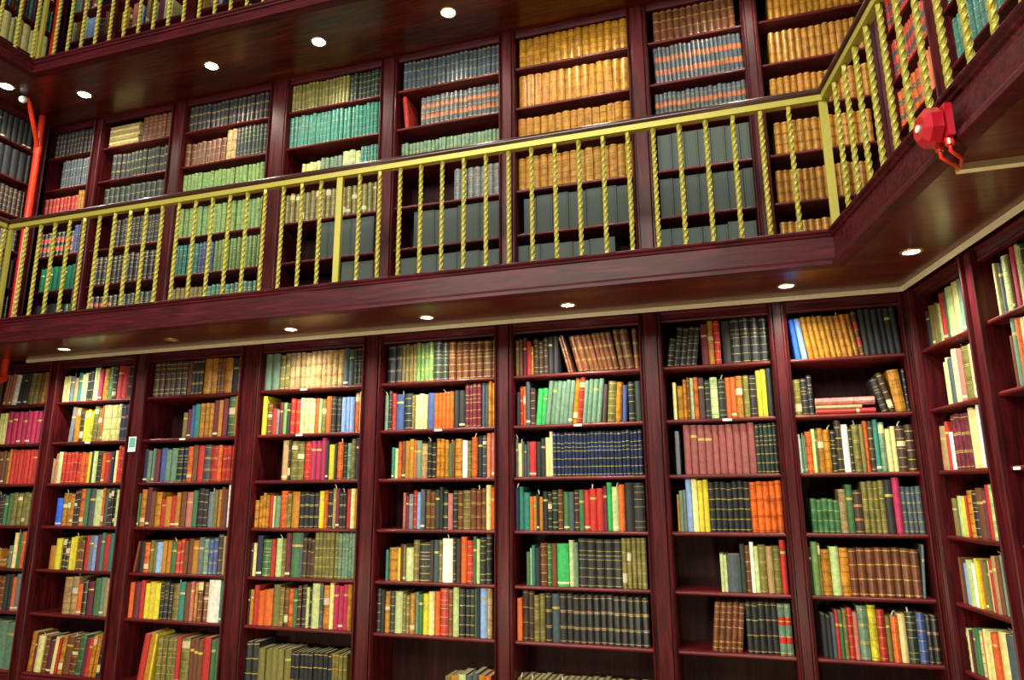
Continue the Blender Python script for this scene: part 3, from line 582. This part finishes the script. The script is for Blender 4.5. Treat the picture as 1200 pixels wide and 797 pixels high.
def arc(w, off, n=4):
    """plan of a rounded spine from its left to its right edge"""
    bu = min(0.32 * w, 0.014); pts = []
    for i in range(n + 1):
        s = -1 + 2 * i / n
        pts.append((s * w / 2, bu * (s * s) - off))
    return pts
def book_parts(r):
    """geometry of one book in its own frame: cover, page block, bands, label or slip (None where it has none)"""
    w, h, d, st, col = r['w'], r['h'], r['d'], r['st'], r['col']
    tk = min(0.0028, w * 0.16)
    cov = MB(); A = arc(w, 0.0)
    outer = [(-w / 2, d)] + A + [(w / 2, d)]
    inner = [(-w / 2 + tk, d)] + [(max(-w / 2 + tk, min(w / 2 - tk, x)), y + tk) for x, y in A] + [(w / 2 - tk, d)]
    n = len(outer)
    vs = [(x, y, 0) for x, y in outer] + [(x, y, h) for x, y in outer] + [(x, y, h) for x, y in inner] + [(x, y, h - 0.012) for x, y in inner] + [(x, y, 0) for x, y in inner]
    fs = []
    for i in range(n - 1):
        fs += [(i, i + 1, n + i + 1, n + i), (n + i, n + i + 1, 2 * n + i + 1, 2 * n + i), (2 * n + i, 2 * n + i + 1, 3 * n + i + 1, 3 * n + i), (i + 1, i, 4 * n + i, 4 * n + i + 1)]
    cov.add(vs, fs, col, 0 if st != '-' else 1)
    pg = MB(); pc = jit(PAGE, 0.15)
    bu = A[0][1]
    pg.box(-w / 2 + tk * 0.9, w / 2 - tk * 0.9, bu + tk, d - 0.004, 0.001, h - 0.005, col=pc, mi=2)
    def strip(mb, z0, z1, c, off, mi):
        P = arc(w, off); Q = arc(w, -0.0005); m_ = len(P)
        mb.add([(x, y, z0) for x, y in P] + [(x, y, z1) for x, y in P] + [(x, y, z0) for x, y in Q] + [(x, y, z1) for x, y in Q],
               [(i, i + 1, m_ + i + 1, m_ + i) for i in range(m_ - 1)] + [(m_ + i, m_ + i + 1, 3 * m_ + i + 1, 3 * m_ + i) for i in range(m_ - 1)] + [(i + 1, i, 2 * m_ + i, 2 * m_ + i + 1) for i in range(m_ - 1)], c, mi)
    band = lab = None
    rnd = random.Random(int(w * 1e6) + int(h * 1e6))
    gc = [v * rnd.uniform(0.75, 1.1) for v in GILT]
    lum = sum(col) / 3
    if st in '=*&':
        band = MB()
        rk = random.Random(str(r['key']) + r['c']); fr_ = rk.choice(((0.035, 0.21, 0.39, 0.57, 0.75, 0.945), (0.05, 0.25, 0.45, 0.65, 0.86), (0.04, 0.3, 0.33, 0.62, 0.65, 0.93), (0.08, 0.2, 0.5, 0.8, 0.92), (0.05, 0.36, 0.66, 0.95))) if st != '*' else (0.1, 0.3, 0.5, 0.72, 0.92)
        bh = rk.choice((0.0013, 0.0017, 0.0021)); gc = [v * rk.uniform(0.8, 1.15) for v in gc]
        if lum > 0.2 and st != '&': gc = [v * 0.5 for v in col]
        for f in fr_:
            strip(band, f * h - bh, f * h + bh, gc, 0.0014, 3)
        if st == '=' and w > 0.02: strip(band, 0.655 * h - 0.0015, 0.655 * h + 0.0015, gc, 0.0006, 3)
    if st == '&':
        lab = MB(); lc = srgb(LBL.get(r['c'], '#c02820'))
        strip(lab, 0.59 * h, 0.735 * h, lc, 0.0008, 0); strip(lab, 0.23 * h, 0.37 * h, lc, 0.0008, 0)
    elif st == '*' and rnd.random() < 0.75:
        lab = MB(); f = rnd.choice((0.12, 0.55, 0.78)); strip(lab, f * h, (f + rnd.uniform(0.07, 0.2)) * h, [v * rnd.uniform(.7, 1) for v in PATCH], 0.0009, 2)
    elif st == '-' and lum < 0.5 and rnd.random() < 0.45:
        lab = MB(); f = rnd.choice((0.06, 0.68, 0.74)); strip(lab, f * h, (f + 0.05) * h, PATCH if f < .1 else gc, 0.0006, 2 if f < .1 else 3)
    slip = None
    if r['key'][0] in 'mr' and not r['flat'] and rnd.random() < 0.07 and h < (0.31 if r['key'][2] else 0.285):
        slip = MB(); x = rnd.uniform(-0.2, 0.2) * w; yy = d * rnd.uniform(0.1, 0.3); k = rnd.uniform(-0.01, 0.01); up = min(0.03, (0.335 if r['key'][2] else 0.30) - h)
        slip.add([(x - .004, yy, h - 0.006), (x + .004, yy, h - 0.006), (x + .004 + k, yy - .006, h + up * .6), (x - .004 + k, yy - .006, h + up * .6), (x + .004 + 2 * k, yy - .016, h + up), (x - .004 + 2 * k, yy - .016, h + up),
                  (x - .004, yy + .0006, h - 0.006), (x + .004, yy + .0006, h - 0.006), (x + .004 + k, yy - .0054, h + up * .6), (x - .004 + k, yy - .0054, h + up * .6), (x + .004 + 2 * k, yy - .0154, h + up), (x - .004 + 2 * k, yy - .0154, h + up)],
                 [(0, 1, 2, 3), (3, 2, 4, 5), (7, 6, 9, 8), (8, 9, 11, 10)], srgb('#eeead0'), 2)
    return cov, pg, band, lab, slip
def book_matrix(r):
    if r['flat']:                                      # lies on its side, spine to the front
        return r['fr'].m @ Matrix.Translation((r['x'], r['y'], r['z'] + r['w'] / 2)) @ Matrix.Rotation(math.pi / 2, 4, 'Y')
    return r['fr'].m @ Matrix.Translation((r['x'], r['y'], r['z'] + abs(math.sin(r['lean'])) * r['w'] / 2)) @ Matrix.Rotation(r['lean'], 4, 'Y')
for r in BOOKS:
    r['m'] = book_matrix(r)
    if r['flat']: q = [(r['w'] / 2, 0, 0), (-r['w'] / 2, 0, r['h'])]
    else: q = [(-r['w'] / 2, 0, 0), (r['w'] / 2, 0, r['h'])]
    (ua, va), (ub, vb) = (project(r['m'] @ Vector(t)) for t in q)
    ua, ub = sorted((ua, ub)); va, vb = sorted((va, vb))
    r['area'] = max(0, min(1200, ub) - max(0, ua)) * max(0, min(797, vb) - max(0, va))
rows = {}
for r in BOOKS: rows.setdefault(r['key'], []).append(r)
for k, L in rows.items():
    L.sort(key=lambda r: r['x'], reverse=k[0] in 'mut')
    for i, r in enumerate(L): r['n'] = i + 1
SHELF_NAME = {0: 'top', 1: 'second', 2: 'third', 3: 'fourth', 4: 'fifth', 5: 'sixth', 6: 'lowest'}
def describe(r):
    k = r['key']; name = PAL[r['c']][1] + ' ' + STYLE[r['st']] + ' book'
    if r['flat']: return f'{name} lying flat, {ORD[r["up"]]} up its pile, {SHELF_NAME[k[2]]} shelf of {ORD[8 - k[1]]} {"gallery" if k[0] == "u" else "lower"} bookcase'
    o = ORD[r['n']] if r['n'] < len(ORD) else 'late'
    where = {'m': f'{ORD[8 - k[1]]} lower bookcase from corner', 'u': f'{ORD[8 - k[1]]} gallery bookcase from corner', 'r': f'side-wall bookcase {"beside corner" if k[1] == 0 else "past pilaster"}',
             's': 'side-wall gallery bookcase', 'l': 'bookcase behind red pipe', 't': 'topmost gallery bookcase'}[k[0]]
    return f'{name}, {o} from corner, {SHELF_NAME[k[2]]} shelf of {where}'
order = sorted((r for r in BOOKS), key=lambda r: -r['area'])
single = [r for r in order if r['key'][0] in 'mru'][:300]
ids = set(id(r) for r in single)
MATS = [M_LEATHER, M_CLOTH, M_PAPER, M_GILT]
for r in single:
    cov, pg, band, lab, slip = book_parts(r)
    k = r['key']
    o = cov.obj('book', MATS, None, col=True); o.matrix_world = r['m']
    for p in o.data.polygons: p.use_smooth = False
    tag(o, describe(r), 'book', f'books on {SHELF_NAME[k[2]]} shelf, ' + {'m': f'{ORD[8 - k[1]]} bookcase from corner', 'u': f'{ORD[8 - k[1]]} gallery bookcase from corner', 'r': 'side wall'}[k[0]])
    pg.obj('page_block', MATS, o, col=True)
    if band: tag(band.obj('spine_bands', MATS, o, col=True), kind='stuff')
    if lab: lab.obj('spine_label', MATS, o, col=True)
    if slip: slip.obj('paper_slip', MATS, o, col=True)
allb = MB()
for r in BOOKS:
    if id(r) in ids: continue
    for p in book_parts(r):
        if p is None: continue
        base = len(allb.v); M4 = r['m']
        allb.v.extend([tuple(M4 @ Vector(v)) for v in p.v]); allb.c.extend(p.c); allb.mi.extend(p.mi)
        allb.f.extend([tuple(base + i for i in f) for f in p.f])
o = allb.obj('shelved_books', MATS, None, col=True, fix=False)
tag(o, 'mass of smaller leather and cloth bound books filling the remaining shelves', 'books', kind='stuff')
for p in []: pass

for bi, ri, j, n, xa, xb, h, z in BOXES:
    w = xb - xa; b = MB(); e = 0.004; d = 0.26
    prof = [(-w / 2, d), (-w / 2, e), (-w / 2 + e, 0), (-w / 2 + 0.012, 0), (-w / 2 + 0.014, 0.002), (-w / 2 + 0.016, 0), (w / 2 - 0.016, 0), (w / 2 - 0.014, 0.002), (w / 2 - 0.012, 0), (w / 2 - e, 0), (w / 2, e), (w / 2, d)]
    b.extrude_z(prof, 0, h - 0.006)
    o = b.obj('archive_box', M_BOX); o.matrix_world = UMAIN.m @ Matrix.Translation(((xa + xb) / 2, 0.02, z))
    tag(o, f'grey-green cloth archive box, {ORD[n - j]} from corner end, {SHELF_NAME[ri]} shelf of {ORD[8 - bi]} gallery bookcase', 'box', 'archive boxes on the gallery')
    b = MB(); b.box(-w / 2 - 0.0004, w / 2 + 0.0004, -0.0006, d, h - 0.006, h); b.obj('lid', M_BOX, o)

# ------------------------------------------------------------------ fittings
PX, PY = -5.03, -0.12
t = tag(empty('sprinkler_pipe', Matrix.Translation((PX, PY, 0))), 'orange-red riser pipe in the gallery corner with an angled arm', 'pipe')
b = MB(); b.tube([(0, 0, 2.70), (0, 0, 8.0)], 0.031, 20); o = b.obj('riser', M_RED, t); smooth_by_angle(o, 50)
tip = Vector((0.20, -0.30, 5.40)) 
b = MB(); b.tube([(0, 0, 5.05), (0.05, -0.075, 5.16), tip - Vector((0, 0, 0.02)), tip + Vector((0.0, -0.03, 0.012))], 0.022, 16); o = b.obj('branch_arm', M_RED, t); smooth_by_angle(o, 60)
b = MB(); b.tube([(0, 0, 5.00), (0, 0, 5.10)], 0.037, 20); o = b.obj('pipe_coupling', M_RED, t); smooth_by_angle(o, 50)
b = MB(); q0 = tip + Vector((-0.01, -0.035, 0.0)); dv = Vector((0.25, -0.75, -0.6)).normalized()
b.tube([q0, q0 + dv * 0.02, q0 + dv * 0.022, q0 + dv * 0.05, q0 + dv * 0.06], [0.026, 0.026, 0.034, 0.034, 0.022], 8); b.obj('nozzle', M_WHITE, t)
b = MB(); b.tube([(0.0, 0, 2.74), (0.0, -0.01, 2.70), (0.0, -0.05, 2.675), (-0.02, -0.22, 2.68)], 0.043, 16); o = b.obj('pipe_elbow', M_RED, t); smooth_by_angle(o, 60)

# red fire alarm on the side fascia
fp = MC[0] + DIR.x * 1.43, MC[1] + DIR.y * 1.43
AF = Matrix.Translation((fp[0], fp[1], 2.945)) @ Matrix.Rotation(-(math.pi / 2 - ANG), 4, 'Z') @ Matrix.Scale(0.8, 4)     # x along the fascia, -y out into the hall
t = tag(empty('fire_alarm', AF), 'red fire alarm sounder on the side gallery fascia with red cables', 'alarm')
b = MB(); b.box(-0.075, 0.075, -0.075, -0.0435, -0.085, 0.075); b.obj('back_box', M_ALARM, t)
b = MB(); n = 8; A1 = [(0.095 * math.cos(math.pi / 8 + k * math.pi / 4), 0.095 * math.sin(math.pi / 8 + k * math.pi / 4)) for k in range(8)]
vs = []; 
for y, s in ((-0.076, 0.8), (-0.085, 1.0), (-0.135, 0.98), (-0.16, 0.62)): vs.extend([(x * s - 0.012, y, z * s - 0.005) for x, z in A1])
fs = [tuple(range(7, -1, -1))]
for s in range(3): fs += [(s * 8 + k, s * 8 + (k + 1) % 8, (s + 1) * 8 + (k + 1) % 8, (s + 1) * 8 + k) for k in range(8)]
fs.append(tuple(range(24, 32))); b.add(vs, fs); b.obj('sounder_horn', M_ALARM, t)
b = MB(); b.tube([(-0.012, -0.161, -0.005), (-0.012, -0.168, -0.005)], 0.018, 12); b.obj('badge', M_WHITE, t)
b = MB(); b.tube([(0.035, -0.055, -0.085), (0.035, -0.055, -0.12)], 0.02, 10); b.obj('cable_gland', M_RED, t)
b = MB(); b.tube([(-0.03, -0.07, -0.086), (-0.035, -0.07, -0.115)], 0.018, 10); b.obj('cable_gland', M_RED, t)
b = MB(); b.tube([(0.035, -0.055, -0.115), (0.037, -0.058, -0.15), (0.03, -0.035, -0.165), (-0.03, 0.02, -0.16), (-0.28, 0.135, -0.096)], 0.0085, 8); o = b.obj('cable', M_RED, t); smooth_by_angle(o, 80)
b = MB(); b.tube([(-0.035, -0.07, -0.11), (-0.03, -0.07, -0.15), (-0.04, -0.04, -0.165), (-0.10, 0.02, -0.155), (-0.30, 0.135, -0.096)], 0.0085, 8); o = b.obj('cable', M_RED, t); smooth_by_angle(o, 80)
b = MB(); b.box(2.478, 2.885, -1.905, -1.868, 2.852, 2.8798); b.box(2.478, 2.885, -1.8675, -1.845, 2.86, 2.8798)
tag(b.obj('cable_conduit', M_CONDUIT), 'ivory plastic cable trunking across the side soffit by the red alarm', 'conduit')

# notice card on a pilaster
t = tag(empty('notice_card', Matrix.Translation((-3.487, -0.0135, 2.045))), 'small white card with a teal picture pinned to a pilaster', 'card')
b = MB(); b.box(-0.04, 0.04, -0.020, -0.0165, -0.065, 0.065); b.obj('card', M_WHITE, t)
b = MB(); b.box(-0.033, 0.033, -0.0212, -0.0202, -0.028, 0.056); b.obj('printed_picture', M_TEAL, t)
